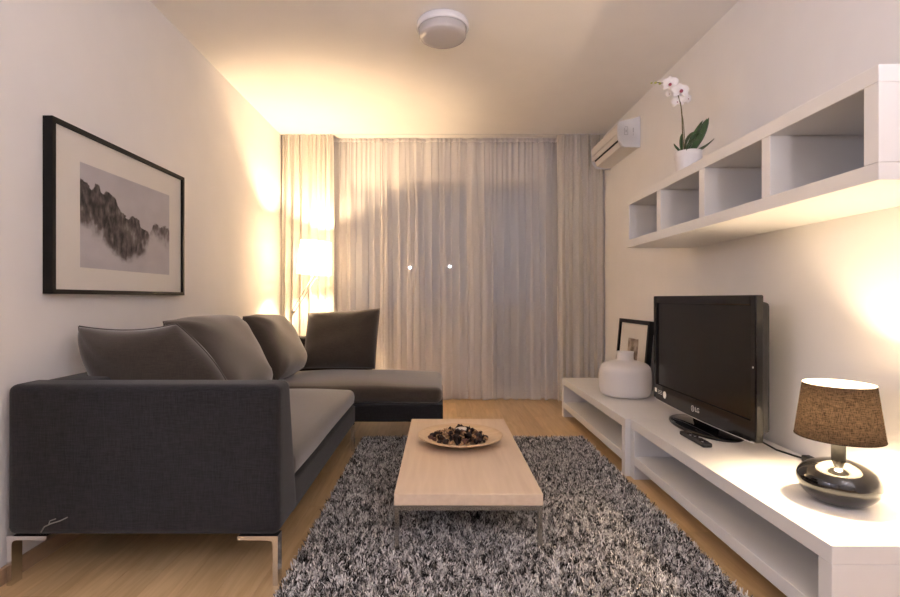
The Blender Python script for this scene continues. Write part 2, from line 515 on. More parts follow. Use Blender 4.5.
def rbox(x0, x1, y0, y1, z0, z1, r, n=(14, 14, 8), crown=0.0, wob=0.0, fn=None, seed=0):
    """soft rounded block on a grid; crown lifts the middle of the top"""
    bm = bmesh.new()
    c = Vector(((x0 + x1) / 2, (y0 + y1) / 2, (z0 + z1) / 2))
    h = Vector(((x1 - x0) / 2, (y1 - y0) / 2, (z1 - z0) / 2))
    def coords(k, hh):
        # dense near the rounded ends
        e = [-hh + r * t for t in (0, .12, .35, .65, 1)] if r < hh * .98 else [-hh, -hh * .9, -hh * .7, -hh * .4]
        mid = list(np.linspace(-hh + r, hh - r, k))[1:-1] if r < hh * .98 else [0]
        return e + mid + [-t for t in e[::-1]]
    ax = [coords(n[i], h[i]) for i in range(3)]
    idx = {}
    def V(i, j, k):
        key = (i, j, k)
        if key not in idx:
            p = Vector((ax[0][i], ax[1][j], ax[2][k]))
            q = Vector([max(-max(h[a] - r, 0), min(max(h[a] - r, 0), p[a])) for a in range(3)])
            d = p - q
            if d.length > 1e-9:
                p = q + d.normalized() * min(r, max(abs(d.x), abs(d.y), abs(d.z)))
            if crown and p.z > 0:
                p.z += crown * (1 - (p.x / h.x) ** 2) * (1 - (p.y / h.y) ** 4) if abs(p.x) < h.x and abs(p.y) < h.y else 0
            w = c + p
            if wob:
                w = w + Vector((math.sin(w.y * 9 + seed) * wob * .4, math.sin(w.x * 8 + seed) * wob * .4, math.sin(w.x * 11 + w.y * 7 + seed) * wob))
            if fn:
                w = Vector(fn(w))
            idx[key] = bm.verts.new(w)
        return idx[key]
    a, b2, d = [len(t) - 1 for t in ax]
    def quad(p):
        try: bm.faces.new(p)
        except ValueError: pass
    for i in range(a):
        for j in range(b2):
            for k in (0, d):
                quad([V(i, j, k), V(i + 1, j, k), V(i + 1, j + 1, k), V(i, j + 1, k)])
    for i in range(a):
        for k in range(d):
            for j in (0, b2):
                quad([V(i, j, k), V(i + 1, j, k), V(i + 1, j, k + 1), V(i, j, k + 1)])
    for j in range(b2):
        for k in range(d):
            for i in (0, a):
                quad([V(i, j, k), V(i, j + 1, k), V(i, j + 1, k + 1), V(i, j, k + 1)])
    mb = MB(); mb.bm(bm, True)
    return mb

def pillow(name, TL, TR, BR, BL, T, label, group=None, n=26, pinch=0.035, sag=0.0, mat='cushion', seed=0, wr=0.006, pw=3.0, rnd=.04, ex=.62, cat='cushion'):
    """scatter cushion: two puffed sheets sewn along the edge, concave edges between pointed corners"""
    TL, TR, BR, BL = map(Vector, (TL, TR, BR, BL))
    nrm = ((TR - TL).cross(BL - TL)).normalized()
    r = random.Random(seed)
    ph = [r.uniform(0, 6) for _ in range(8)]
    def P(u, v, side):
        p = (TL * (1 - u) + TR * u) * (1 - v) + (BL * (1 - u) + BR * u) * v
        ce = (TL + TR + BR + BL) / 4
        a, b2 = 2 * u - 1, 2 * v - 1
        ar, br = a * (1 - rnd * b2 * b2), b2 * (1 - rnd * a * a)
        ur, vr = (ar + 1) / 2, (br + 1) / 2
        p = (TL * (1 - ur) + TR * ur) * (1 - vr) + (BL * (1 - ur) + BR * ur) * vr
        eu = (1 - a * a) * abs(b2) ** 2; ev = (1 - b2 * b2) * abs(a) ** 2
        horiz = (TR - TL + BR - BL).normalized(); vert = (BL - TL + BR - TR).normalized()
        p = p - vert * (math.copysign(1, b2) * eu * pinch) - horiz * (math.copysign(1, a) * ev * pinch)
        if sag: p = p + vert * sag * (1 - a * a) * (1 - v)
        t = ((1 - abs(a) ** pw) * (1 - abs(b2) ** pw)) ** ex
        w = wr * math.sin(5 * u + 3 * v + ph[0]) + wr * .6 * math.sin(11 * u - 7 * v + ph[1]) + wr * .5 * math.sin(17 * v + 6 * u + ph[2])
        # corner gathers
        g = 0
        for cu, cv in ((0, 0), (1, 0), (0, 1), (1, 1)):
            dd = math.hypot(u - cu, v - cv)
            an = math.atan2(v - cv, u - cu)
            g += math.exp(-(dd / .28) ** 2) * math.sin(an * 9 + ph[3] + cu * 2 + cv) * .010
        return p + nrm * side * (T / 2 * t + (w + g) * t)
    v = []; f = []
    for side in (1, -1):
        o = len(v)
        for j in range(n + 1):
            for i in range(n + 1):
                u, w = i / n, j / n
                u = .5 - .5 * math.cos(PI * u) * (1 - .25) - .25 * (.5 - u) * 1.0 if False else (.5 - .5 * math.cos(PI * u)) * .6 + u * .4
                w = (.5 - .5 * math.cos(PI * w)) * .6 + w * .4
                v.append(P(u, w, side))
        for j in range(n):
            for i in range(n):
                f.append((o + j * (n + 1) + i, o + j * (n + 1) + i + 1, o + (j + 1) * (n + 1) + i + 1, o + (j + 1) * (n + 1) + i))
    mb = MB(); mb.add(v, f, True)
    org = (BL + BR) / 2
    ob = mb.build(name, M[mat], None, org)
    tag(ob, label, cat, group)
    edge = [P(t, 0, 1) for t in np.linspace(0, 1, 16)] + [P(1, t, 1) for t in np.linspace(0, 1, 16)][1:] + [P(t, 1, 1) for t in np.linspace(1, 0, 16)][1:] + [P(0, t, 1) for t in np.linspace(1, 0, 16)][1:]
    MB().tube(edge, 0.0035, 6, caps=False).build('seam', M[mat], ob)
    return ob

def point_light(name, loc, col, watts, radius, parent=None):
    ld = bpy.data.lights.new(name, 'POINT')
    ld.color = col; ld.energy = watts; ld.shadow_soft_size = radius
    o = bpy.data.objects.new(name, ld); C.objects.link(o)
    base = ORIGIN.get(parent.name, Vector((0, 0, 0))) if parent else Vector((0, 0, 0))
    if parent: o.parent = parent
    o.location = Vector(loc) - base
    return o

# ------------------------------------------------------------------ the room shell
fl = MB().box(XL - .1, XR + .1, YF - .1, YB + .3, -0.16, -0.012).box(XK - .1, XL - .1, YK0 - .1, YK1 + .1, -.16, 0.0).build('floor', M['floor'])
tag(fl, 'pale laminate floor of narrow planks running towards the window', kind='structure')
PW, PL = 0.128, 1.18
plank_me = {}
def plank(x, y0, y1):
    ln = round(y1 - y0, 3)
    if ln < 0.02: return
    key = ln
    if key not in plank_me:
        ob = MB().box(-PW / 2 + .0003, PW / 2 - .0003, .0003, ln - .0003, -0.012, 0.0, 0.0006, 1).build('plank', M['floor'], fl)
        plank_me[key] = ob.data
    else:
        ob = bpy.data.objects.new('plank', plank_me[key]); C.objects.link(ob); ob.parent = fl
    ob.location = (x, y0, 0)
i = 0
x = XL + PW / 2
offs = [0.0, .46, .92, .30, .76]
while x < XR + PW / 2:
    y = YF - offs[i % 5]
    while y < YB + .2:
        plank(x, max(y, YF), min(y + PL, YB + .2)); y += PL
    x += PW; i += 1

tag(MB().box(XL - .1, XR + .1, YF - .1, YB + .3, H, H + .1).box(XK - .1, XL - .1, YK0 - .1, YK1 + .1, H, H + .1).build('ceiling', M['ceiling']), 'smooth white painted ceiling', kind='structure')
tag(MB().box(XL - .1, XL, YK1, YB + .3, -.1, H).box(XL - .1, XL, YF - .1, YK0, -.1, H).build('wall_left', M['wall']), 'plain white painted wall behind the sofa', kind='structure')
tag(MB().box(XR, XR + .1, YF - .1, YB + .3, -.1, H).build('wall_right', M['wall']), 'plain white painted wall behind the television', kind='structure')
tag(MB().box(XL, XR, YF - .1, YF, -.1, H).build('wall_front', M['wall']), 'plain white wall at the far end of the room', kind='structure')
kw = MB().box(XK - .1, XK, YK0, YK1, -.1, H).box(XK - .1, XL - .1, YK1, YK1 + .1, -.1, H).box(XK - .1, XL - .1, YK0 - .1, YK0, -.1, H)
tag(kw.build('wall_kitchen', M['wall']), 'white walls of the kitchen recess opening off the room', kind='structure')
# window wall with one window and one balcony door opening
WX0, WX1, WZ0, WZ1 = -0.97, 0.33, 0.735, 2.17
DX0, DX1 = 0.39, 1.13
wb = MB()
wb.box(XL, WX0, YB, YB + .25, -.1, H).box(DX1, XR, YB, YB + .25, -.1, H)
wb.box(WX0, DX1, YB, YB + .25, WZ1, H).box(WX0, WX1, YB, YB + .25, -.1, WZ0).box(WX1, DX0, YB, YB + .25, -.1, WZ1)
wb.box(DX0, DX1, YB, YB + .25, -.1, 0.02)
tag(wb.build('wall_back', M['wall']), 'white wall with window and balcony door behind the sheer curtain', kind='structure')

def framed_opening(name, x0, x1, z0, z1, label, mullions=()):
    y = YB + .10
    t = .06
    mb = MB()
    mb.box(x0, x1, y, y + .07, z0, z0 + t, .004).box(x0, x1, y, y + .07, z1 - t, z1, .004)
    mb.box(x0, x0 + t, y, y + .07, z0 + t, z1 - t, .004).box(x1 - t, x1, y, y + .07, z0 + t, z1 - t, .004)
    for mx in mullions:
        mb.box(mx - .035, mx + .035, y, y + .07, z0 + t, z1 - t, .004)
    o = mb.build(name, M['upvc'])
    tag(o, label, kind='structure')
    xs = [x0 + t] + [q for mx in mullions for q in (mx - .035, mx + .035)] + [x1 - t]
    for k in range(0, len(xs), 2):
        MB().box(xs[k], xs[k + 1], y + .03, y + .036, z0 + t, z1 - t).build('pane', M['winglass'], o)
    return o
w1 = framed_opening('window_1', WX0, WX1, WZ0, WZ1, 'wide dark night window behind the sheer curtain')
d1 = framed_opening('door_1', DX0, DX1, 0.02, WZ1, 'glazed balcony door behind the sheer curtain')
MB().tube([(DX0 + .03, YB + .09, 1.02), (DX0 + .03, YB + .045, 1.02), (DX0 + .14, YB + .045, 1.02)], .009, 8).build('door_handle', M['chrome'], d1)
tag(MB().box(WX0 - .03, WX1 + .02, YB - .05, YB + .10, WZ0 - .03, WZ0, .004).build('trim_1', M['upvc']), 'white window sill board', kind='structure')
for nm, args in (('baseboard_left', (XL, XL + .014, YK1, YB)), ('baseboard_right', (XR - .014, XR, YF, YB))):
    tag(MB().box(*args, 0.0, 0.06, .003, 1).build(nm, M['baseboard']), 'low wooden baseboard', kind='structure')
tag(MB().box(XL + .014, DX0 - .01, YB - .014, YB, 0, .06, .003, 1).build('baseboard_back', M['baseboard']), 'low wooden baseboard under the window', kind='structure')

# outside the window
tag(MB().box(-1.6, 1.7, YB + .25, 6.45, -.14, -.02).build('floor_balcony', M['balcony']), 'pale concrete balcony floor outside the door', kind='structure')
tag(MB().box(-1.6, 1.7, 6.45, 6.57, -.14, .92).build('wall_balcony', M['balcony']), 'pale rendered balcony parapet outside the door', kind='structure')
gd = MB().box(-40, 40, 6.5, 90, -3.2, -3.0).build('ground', M['ground'])
tag(gd, 'dark ground outside at night', kind='structure')
for (sx, sy, sz, lb) in ((-.96, 16.0, 1.98, 'glowing white street lamp outside beyond the window, on the sofa side'), (.40, 20.0, 2.27, 'glowing white street lamp outside beyond the window, on the balcony door side')):
    s = empty('street_lamp', (sx, sy, -3.0), lb, 'street lamp')
    MB().tube([(sx, sy + .25, -3.0), (sx, sy + .25, sz + .25), (sx, sy + .15, sz + .33), (sx, sy, sz + .30)], [.07, .05, .04, .04], 8).build('pole', M['black_matte'], s)
    MB().lathe([(.001, .27), (.09, .25), (.16, .13), (.165, .11)], (sx, sy, sz), 20).build('hood', M['black_matte'], s)
    MB().lathe([(.001, -.035), (.03, -.03), (.045, -.01), (.045, .015), (.03, .03), (.001, .035)], (sx, sy, sz), 16).build('lamp_globe', M['street'], s)

# radiator under the window
ra = empty('radiator', (-.28, 4.98, 0.12), 'white panel radiator under the window behind the sheer curtain', 'radiator')
MB().box(-.85, .15, 4.955, 5.02, .14, .60, .008).build('panel', M['rad'], ra)
gr = MB().box(-.85, .15, 4.957, 5.018, .602, .625, .004).build('top_grille', M['rad_grille'], ra)
for k in range(24):
    xx = -.82 + k * .041
    MB().box(xx, xx + .006, 4.949, 4.956, .17, .57).build('rib', M['rad'], ra)
for xx in (-.8, .1):
    MB().box(xx - .015, xx + .015, 5.02, 5.05, .3, .45).build('bracket', M['rad'], ra)

# ------------------------------------------------------------------ curtains
tag(MB().box(XL + .01, XR - .01, 4.740, 4.760, H - .004, H).box(XL + .01, XR - .01, 4.855, 4.875, H - .004, H).build('curtain_track', M['upvc'], None, (0, 4.81, H)),
    'slim white double curtain track fixed along the ceiling', 'curtain track')

def curtain(name, x0, x1, yc, z0, z1, folds, amp, mat, label, cat, group, seed, ncol, tape_mat=None, tape_h=.035, nrow=16, over=0.35, irr=(.55, 1.5), ar=(.45, 1.15)):
    r = random.Random(seed)
    # irregular fold phase along the width
    ks = np.cumsum([r.uniform(*irr) for _ in range(folds)])
    ks = np.concatenate([[0], ks]) / ks[-1]
    amps = [r.uniform(*ar) for _ in range(folds + 1)]
    dr = [r.uniform(-1, 1) for _ in range(folds + 1)]
    def pt(u, w):
        ph = np.interp(u, ks, np.arange(folds + 1))
        a = np.interp(ph, np.arange(folds + 1), amps)
        d = np.interp(ph, np.arange(folds + 1), dr)
        grow = .30 + .70 * min(1, w * 1.6)
        s = math.sin(2 * PI * ph)
        y = yc + amp * a * grow * s + amp * .35 * (1 - min(1, w * 3)) * math.sin(2 * PI * ph * 2.7 + 1)
        lap = over * (x1 - x0) / folds * grow * a
        x = x0 + (x1 - x0) * u + lap * .5 * math.sin(4 * PI * ph + .7) + .012 * d * w
        return x, y
    v = []; f = []
    rows = [0, .012, .03, .06, .1] + list(np.linspace(.16, 1, nrow - 5))
    for w in rows:
        z = z1 - (z1 - z0) * w
        for c in range(ncol + 1):
            x, y = pt(c / ncol, w)
            zz = z + (.006 * math.sin(c * .21 + seed) if w == 1 else 0)
            v.append((min(max(x, x0 - .01), x1 + .01), y, zz))
    for j in range(len(rows) - 1):
        for c in range(ncol):
            f.append((j * (ncol + 1) + c, j * (ncol + 1) + c + 1, (j + 1) * (ncol + 1) + c + 1, (j + 1) * (ncol + 1) + c))
    ob = MB().add(v, f, True).build(name, M[mat], None, ((x0 + x1) / 2, yc, z0))
    tag(ob, label, cat, group)
    # gathered heading tape with small pleats
    v = []; f = []
    n2 = ncol
    for w in (0, .35, 1):
        for c in range(n2 + 1):
            x, y = pt(c / n2, tape_h / (z1 - z0) * w)
            v.append((min(max(x, x0 - .01), x1 + .01), y - .004 + .004 * math.sin(c * 1.3), z1 - tape_h * w))
    for j in range(2):
        for c in range(n2):
            f.append((j * (n2 + 1) + c, j * (n2 + 1) + c + 1, (j + 1) * (n2 + 1) + c + 1, (j + 1) * (n2 + 1) + c))
    MB().add(v, f, True).build('heading_tape', M[tape_mat or mat], ob)
    return ob

curtain('sheer_curtain', -1.12, 1.20, 4.865, 0.012, H - .004, 21, .034, 'sheer',
        'wide white sheer voile curtain hanging across the window', 'curtain', None, 3, 720, 'sheer_tape', over=.65, irr=(.4, 1.9), ar=(.10, 1.3))
curtain('drape', -1.505, -1.015, 4.75, 0.012, H - .004, 6, .045, 'drape',
        'beige drape gathered in the corner behind the floor lamp', 'curtain', 'gathered drapes at the window', 5, 240, over=.5)
curtain('drape', 1.11, 1.55, 4.75, 0.012, H - .004, 6, .045, 'drape',
        'grey beige drape gathered in the corner below the air conditioner', 'curtain', 'gathered drapes at the window', 11, 240, over=.5)

# ------------------------------------------------------------------ sofa
so = empty('corner_sofa', (-1.0, 3.0, 0), 'charcoal upholstered L-shaped sofa with chaise and chrome legs along the wall', 'sofa')
SX0, SX1 = -1.497, -0.555
def arm_fn(near):
    def fn(w):
        # inner face slopes out towards the seat at the bottom
        t = max(0, min(1, (0.69 - w.z) / 0.52))
        y = w.y
        if near:
            k = (w.y - 1.72) / .14
            if k > .5: y = w.y + .13 * t * (k - .5) * 2
        else:
            k = (4.30 - w.y) / .14
            if k > .5: y = w.y - .10 * t * (k - .5) * 2
        return (w.x, y, w.z)
    return fn
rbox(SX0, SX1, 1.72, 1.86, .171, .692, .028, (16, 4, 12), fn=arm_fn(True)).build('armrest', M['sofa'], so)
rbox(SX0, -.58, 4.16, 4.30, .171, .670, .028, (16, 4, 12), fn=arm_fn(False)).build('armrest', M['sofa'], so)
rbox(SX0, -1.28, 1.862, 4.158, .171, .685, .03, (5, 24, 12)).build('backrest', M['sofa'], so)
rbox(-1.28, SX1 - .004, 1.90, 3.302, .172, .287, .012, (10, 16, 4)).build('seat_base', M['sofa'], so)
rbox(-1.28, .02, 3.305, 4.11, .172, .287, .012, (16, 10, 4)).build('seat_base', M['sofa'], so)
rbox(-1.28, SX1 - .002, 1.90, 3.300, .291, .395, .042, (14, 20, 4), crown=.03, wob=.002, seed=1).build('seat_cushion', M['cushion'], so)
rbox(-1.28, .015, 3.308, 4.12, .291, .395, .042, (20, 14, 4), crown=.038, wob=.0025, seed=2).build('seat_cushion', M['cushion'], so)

def sofa_leg(x, y, dx, mat='chrome'):
    """bent flat bar: plate under the frame running dx, upright at x"""
    w, t, ln = .017, .018, .138
    s = 1 if dx > 0 else -1
    poly = [(x, 0), (x + s * w, 0), (x + s * w, .139)]
    for k in range(5):
        a = PI - k * PI / 8
        poly.append((x + s * (w + .016 + .016 * math.cos(a)), .141 + .016 * math.sin(a)))
    poly += [(x + s * ln, .157), (x + s * ln, .171), (x, .171)]
    o = MB().prism(poly, 'Y', y, y + .045).build('leg', M[mat], so)
    return o
sofa_leg(SX0 + .004, 1.722, 1); sofa_leg(SX1 - .004, 1.722, -1)
sofa_leg(SX1 - .004, 3.24, -1)
sofa_leg(SX0 + .004, 4.24, 1); sofa_leg(.012, 3.33, -1); sofa_leg(.012, 4.05, -1)
# embroidered pale mark low on the arm
MB().tube([(-1.372, 1.7185, .186), (-1.36, 1.7180, .205), (-1.335, 1.7180, .217), (-1.305, 1.7180, .226), (-1.28, 1.7180, .238)], .0022, 5).tube(
    [(-1.345, 1.7180, .212), (-1.34, 1.7180, .226), (-1.32, 1.7180, .233)], .0018, 5).build('stitched_mark', plain('grey_thread', (.20, .19, .18), .9), so)

pillow('back_cushion', (-1.285, 2.30, .890), (-1.27, 3.07, .885), (-1.03, 3.06, .455), (-1.03, 2.26, .455), .23,
       'large dark grey back cushion in the middle of the sofa', 'loose back cushions of the sofa', seed=2, pinch=.0, rnd=.035, pw=4.2, ex=.55, wr=.0045)
pillow('back_cushion', (-1.27, 3.20, .882), (-1.27, 3.91, .855), (-1.05, 3.89, .455), (-1.03, 3.16, .455), .22,
       'dark grey back cushion in the sofa corner lit by the floor lamp', 'loose back cushions of the sofa', seed=4, pinch=.0, rnd=.04, pw=4.2, ex=.55, wr=.0045)
pillow('scatter_cushion', (-1.535, 2.02, .925), (-1.08, 2.08, .935), (-.81, 2.20, .44), (-1.30, 2.05, .44), .22,
       'dark grey cushion slumped against the sofa armrest and wall', 'scatter cushions on the sofa', seed=6, sag=.08, pinch=.0, rnd=.20, pw=4.0, ex=.5, wr=.007)
pillow('scatter_cushion', (-1.075, 4.06, .875), (-.475, 4.02, .915), (-.50, 3.90, .435), (-1.085, 3.90, .435), .20,
       'upright dark grey square cushion standing on the chaise', 'scatter cushions on the sofa', seed=9, pinch=.012, rnd=.03, pw=3.6, ex=.52, wr=.006)

# ------------------------------------------------------------------ shag rug
RX0, RX1, RY0, RY1 = -.535, 1.0, 1.12, 3.50
rug = MB().box(RX0 + .01, RX1 - .01, RY0 + .01, RY1 - .01, 0.0005, .009).build('shag_rug', M['rug_base'], None, ((RX0 + RX1) / 2, (RY0 + RY1) / 2, 0))
tag(rug, 'shaggy mottled black grey and white rug under the coffee table', 'rug')
def make_pile():
    nt_ = 46000; per = 5
    cx = rng.uniform(RX0, RX1, nt_); cy = rng.uniform(RY0, RY1, nt_)
    lean = rng.uniform(0, 2 * PI, nt_)
    pal = np.array([(.013, .012, .011), (.05, .045, .042), (.20, .183, .172), (.48, .45, .425), (.80, .76, .72), (.90, .87, .83)])
    tone = rng.choice(6, nt_, p=[.17, .14, .14, .18, .22, .15])
    n = nt_ * per
    t = np.repeat(np.arange(nt_), per)
    bx = cx[t] + rng.normal(0, .004, n); by = cy[t] + rng.normal(0, .004, n)
    ang = lean[t] + rng.normal(0, .7, n)
    ln = rng.uniform(.017, .031, n); tilt = rng.uniform(.2, 1.1, n)
    hx, hy = np.cos(ang), np.sin(ang)
    wv = rng.uniform(0, 2 * PI, n); wd = rng.uniform(.0013, .0023, n)
    wx, wy = np.cos(wv) * wd, np.sin(wv) * wd
    z0 = np.full(n, .006)
    mx = bx + hx * ln * .45 * np.sin(tilt * .6); my = by + hy * ln * .45 * np.sin(tilt * .6); mz = z0 + ln * .55 * np.cos(tilt * .6)
    ex = mx + hx * ln * .55 * np.sin(tilt * 1.3); ey = my + hy * ln * .55 * np.sin(tilt * 1.3); ez = mz + ln * .5 * np.cos(tilt * 1.3)
    V = np.empty((n, 6, 3))
    V[:, 0] = np.stack([bx - wx, by - wy, z0], 1); V[:, 1] = np.stack([bx + wx, by + wy, z0], 1)
    V[:, 2] = np.stack([mx - wx, my - wy, mz], 1); V[:, 3] = np.stack([mx + wx, my + wy, mz], 1)
    V[:, 4] = np.stack([ex - wx * .7, ey - wy * .7, ez], 1); V[:, 5] = np.stack([ex + wx * .7, ey + wy * .7, ez], 1)
    V[:, :, 0] = np.clip(V[:, :, 0], RX0 - .012, RX1 + .012)
    o = ORIGIN[rug.name]
    V -= np.array([o.x, o.y, o.z])
    me = bpy.data.meshes.new('pile')
    me.vertices.add(n * 6); me.vertices.foreach_set('co', V.reshape(-1))
    nf = n * 2
    b = (np.arange(n) * 6)[:, None]
    F = np.concatenate([b + np.array([0, 1, 3, 2]), b + np.array([2, 3, 5, 4])], 1).reshape(-1)
    me.loops.add(nf * 4); me.loops.foreach_set('vertex_index', F.astype(np.int32))
    me.polygons.add(nf); me.polygons.foreach_set('loop_start', (np.arange(nf) * 4).astype(np.int32))
    me.update(calc_edges=True)
    ca = me.color_attributes.new('dye', 'FLOAT_COLOR', 'POINT')
    col = pal[tone[t]] * rng.uniform(.75, 1.25, n)[:, None]
    col = np.concatenate([np.repeat(col, 6, 0), np.ones((n * 6, 1))], 1)
    ca.data.foreach_set('color', col.reshape(-1).astype(np.float32))
    me.materials.append(M['yarn'])
    ob = bpy.data.objects.new('pile', me); C.objects.link(ob); ob.parent = rug
    ob['kind'] = 'stuff'
make_pile()

# ------------------------------------------------------------------ coffee table
TX0, TX1, TY0, TY1 = -.177, .397, 1.92, 3.12
ct = empty('coffee_table', ((TX0 + TX1) / 2, (TY0 + TY1) / 2, 0), 'low pale wood coffee table on a thin chrome frame standing on the rug', 'coffee table')
MB().box(TX0, TX1, TY0, TY1, .194, .239, .002, 1).build('tabletop', M['beech'], ct)
fr = MB()
fr.box(TX0 + .002, TX1 - .002, TY0 + .003, TY0 + .021, .175, .1935).box(TX0 + .002, TX1 - .002, TY1 - .021, TY1 - .003, .175, .1935)
fr.box(TX0 + .002, TX0 + .020, TY0 + .021, TY1 - .021, .175, .1935).box(TX1 - .020, TX1 - .002, TY0 + .021, TY1 - .021, .175, .1935)
fr.build('metal_frame', M['chrome'], ct)
for lx in (TX0 + .002, TX1 - .020):
    for ly in (TY0 + .003, TY1 - .021):
        MB().box(lx, lx + .018, ly, ly + .018, .0095, .175, .0015, 1).build('leg', M['chrome'], ct)

# turned wooden plate with dried potpourri
PX, PY, PZ = .105, 2.60, .2395
pl = MB().lathe([(.001, 0), (.085, 0), (.09, .004), (.15, .018), (.205, .036), (.218, .042), (.2205, .046), (.216, .0485), (.195, .042), (.14, .026), (.09, .016), (.001, .013)],
                (PX, PY, PZ), 72).build('wooden_plate', M['platewood'], None, (PX, PY, PZ))
tag(pl, 'round shallow turned wood plate on the coffee table', 'plate')

def petal_mesh(kind, seed):
    r = random.Random(seed)
    bm = bmesh.new()
    if kind == 'curl':
        n = 6
        gv = []
        for j in range(n + 1):
            row = []
            for i in range(n + 1):
                u, v = i / n - .5, j / n - .5
                wd = math.cos(v * PI) ** .6 if abs(v) < .499 else .12
                x = u * .026 * max(wd, .15); y = v * .036
                z = .022 * (u * u * 3.2 * wd) + .010 * math.sin(v * 5 + seed) + r.uniform(-.0012, .0012)
                row.append(bm.verts.new((x, y, z)))
            gv.append(row)
        for j in range(n):
            for i in range(n):
                bm.faces.new((gv[j][i], gv[j][i + 1], gv[j + 1][i + 1], gv[j + 1][i]))
        bmesh.ops.solidify(bm, geom=bm.faces[:], thickness=.0022)
    elif kind == 'pod':
        bmesh.ops.create_icosphere(bm, subdivisions=2, radius=.014)
        for w in bm.verts:
            a = math.atan2(w.co.y, w.co.x)
            k = 1 + .22 * math.sin(5 * a + seed) + r.uniform(-.1, .1)
            w.co = Vector((w.co.x * k, w.co.y * k, w.co.z * (.75 + r.uniform(-.08, .08))))
    else:  # wood shaving ring
        n = 14
        ring = []
        for k in range(n):
            a = k / n * 1.7 * PI
            rr = .013 - .0035 * k / n
            ring.append([bm.verts.new((math.cos(a) * q, math.sin(a) * q, h)) for q, h in ((rr, 0), (rr, .011), (rr - .0018, .011), (rr - .0018, 0))])
        for k in range(n - 1):
            for q in range(4):
                bm.faces.new((ring[k][q], ring[k][(q + 1) % 4], ring[k + 1][(q + 1) % 4], ring[k + 1][q]))
        bm.faces.new(ring[0]); bm.faces.new(ring[-1][::-1])
    bmesh.ops.recalc_face_normals(bm, faces=bm.faces)
    me = bpy.data.meshes.new(kind)
    bm.to_mesh(me); bm.free()
    me.polygons.foreach_set('use_smooth', [True] * len(me.polygons))
    return me
kinds = [('dried_petal', 'curl', 'pp_dark', 'curled dark brown dried petal in the wooden plate', 'petal', 'dark dried petals in the plate', 4),
         ('dried_pod', 'pod', 'pp_red', 'small ribbed reddish brown dried pod in the wooden plate', 'pod', 'reddish dried pods in the plate', 3),
         ('dark_pod', 'pod', 'pp_dark', 'small ribbed blackish dried pod in the wooden plate', 'pod', 'blackish dried pods in the plate', 3),
         ('wood_shaving', 'ring', 'pp_tan', 'curled tan wood shaving among the dried pods in the plate', 'wood shaving', 'tan wood shavings in the plate', 2)]
lib = []
for nm, kd, mt, lb, ca_, gp, cnt in kinds:
    ms = []
    for k in range(cnt):
        me = petal_mesh(kd, k * 3 + len(lib)); me.materials.append(M[mt]); ms.append(me)
    lib.append((nm, ms, lb, ca_, gp))
for k in range(96):
    q = math.sqrt((k + .5) / 96); a = k * 2.39996
    rad = .143 * q + random.uniform(-.008, .008)
    nm, ms, lb, ca_, gp = lib[random.choices([0, 1, 2, 3], [.28, .22, .18, .32])[0]]
    ob = bpy.data.objects.new(nm, random.choice(ms)); C.objects.link(ob)
    dome = .020 * (1 - q * q) * (1 if k % 2 else .35)
    ob.location = (PX - .005 + rad * math.cos(a), PY - .01 + rad * math.sin(a), PZ + .0315 + .10 * max(0, rad - .06) ** 1.0 * .22 + dome)
    ob.rotation_euler = (random.uniform(-.7, .7), random.uniform(-.7, .7), random.uniform(0, 6.28))
    s = random.uniform(.8, 1.2); ob.scale = (s, s, s)
    tag(ob, lb, ca_, gp)
me = petal_mesh('pod', 5); me.materials.append(M['pp_pale'])
ob = bpy.data.objects.new('pale_pod', me); C.objects.link(ob); ob.location = (PX + .01, PY + .075, PZ + .052); ob.scale = (2.1, 1.6, 1.1)
tag(ob, 'large whitish dried pod on top of the potpourri pile', 'pod')

# ------------------------------------------------------------------ TV benches
def bench(x0, x1, y0, y1, label):
    ZT = .32
    o = empty('tv_bench', ((x0 + x1) / 2, (y0 + y1) / 2, 0), label, 'tv bench', 'low white tv benches along the wall')
    MB().box(x0, x1, y0, y1, ZT - .05, ZT, .0015, 1).build('top', M['white_lacquer'], o)
    for a in (y0, y1 - .05):
        MB().box(x0, x1, a, a + .05, 0.0, ZT - .0505, .0015, 1).build('side_panel', M['white_lacquer'], o)
    MB().box(x0 + .001, x1, y0 + .0505, y1 - .0505, .078, .126, .0015, 1).build('shelf', M['white_lacquer'], o)
    return o
bench(1.06, 1.548, 1.352, 2.780, 'low white open bench carrying the television and the table lamp')
bench(1.030, 1.548, 2.784, 4.225, 'low white open bench carrying the bottle vase, ending by the drape')
BZ = .3205

# ------------------------------------------------------------------ television
tv = empty('television', (1.36, 2.585, BZ), 'black flat television with glossy frame on the white bench', 'television')
TVX, TA, TB, TZ0, TZ1 = 1.316, 2.085, 3.085, .385, 1.005
bz = MB()
sb, tb_, bb = .040, .045, .085
def bow(y):   # lower edge sags slightly in the middle
    return TZ0 - .012 * (1 - ((y - 2.585) / .5) ** 2)
bz.box(TVX, TVX + .035, TA, TA + sb, TZ0, TZ1, .006).box(TVX, TVX + .035, TB - sb, TB, TZ0, TZ1, .006)
bz.box(TVX, TVX + .035, TA + sb - .004, TB - sb + .004, TZ1 - tb_, TZ1, .006)
poly = [(TA + sb - .004, TZ0 + bb), (TA + sb - .004, TZ0)] + [(y, bow(y)) for y in np.linspace(TA + sb, TB - sb, 15)] + [(TB - sb + .004, TZ0), (TB - sb + .004, TZ0 + bb)]
bz.prism(poly, 'X', TVX + .001, TVX + .035)
bz.build('bezel', M['black_gloss'], tv)
MB().box(TVX + .010, TVX + .030, TA + sb - .002, TB - sb + .002, TZ0 + bb - .002, TZ1 - tb_ + .002).build('screen', M['screen'], tv)
MB().box(TVX + .0352, TVX + .085, TA + .03, TB - .03, TZ0 + .03, TZ1 - .03, .018, 3).build('back_housing', M['black_matte'], tv)
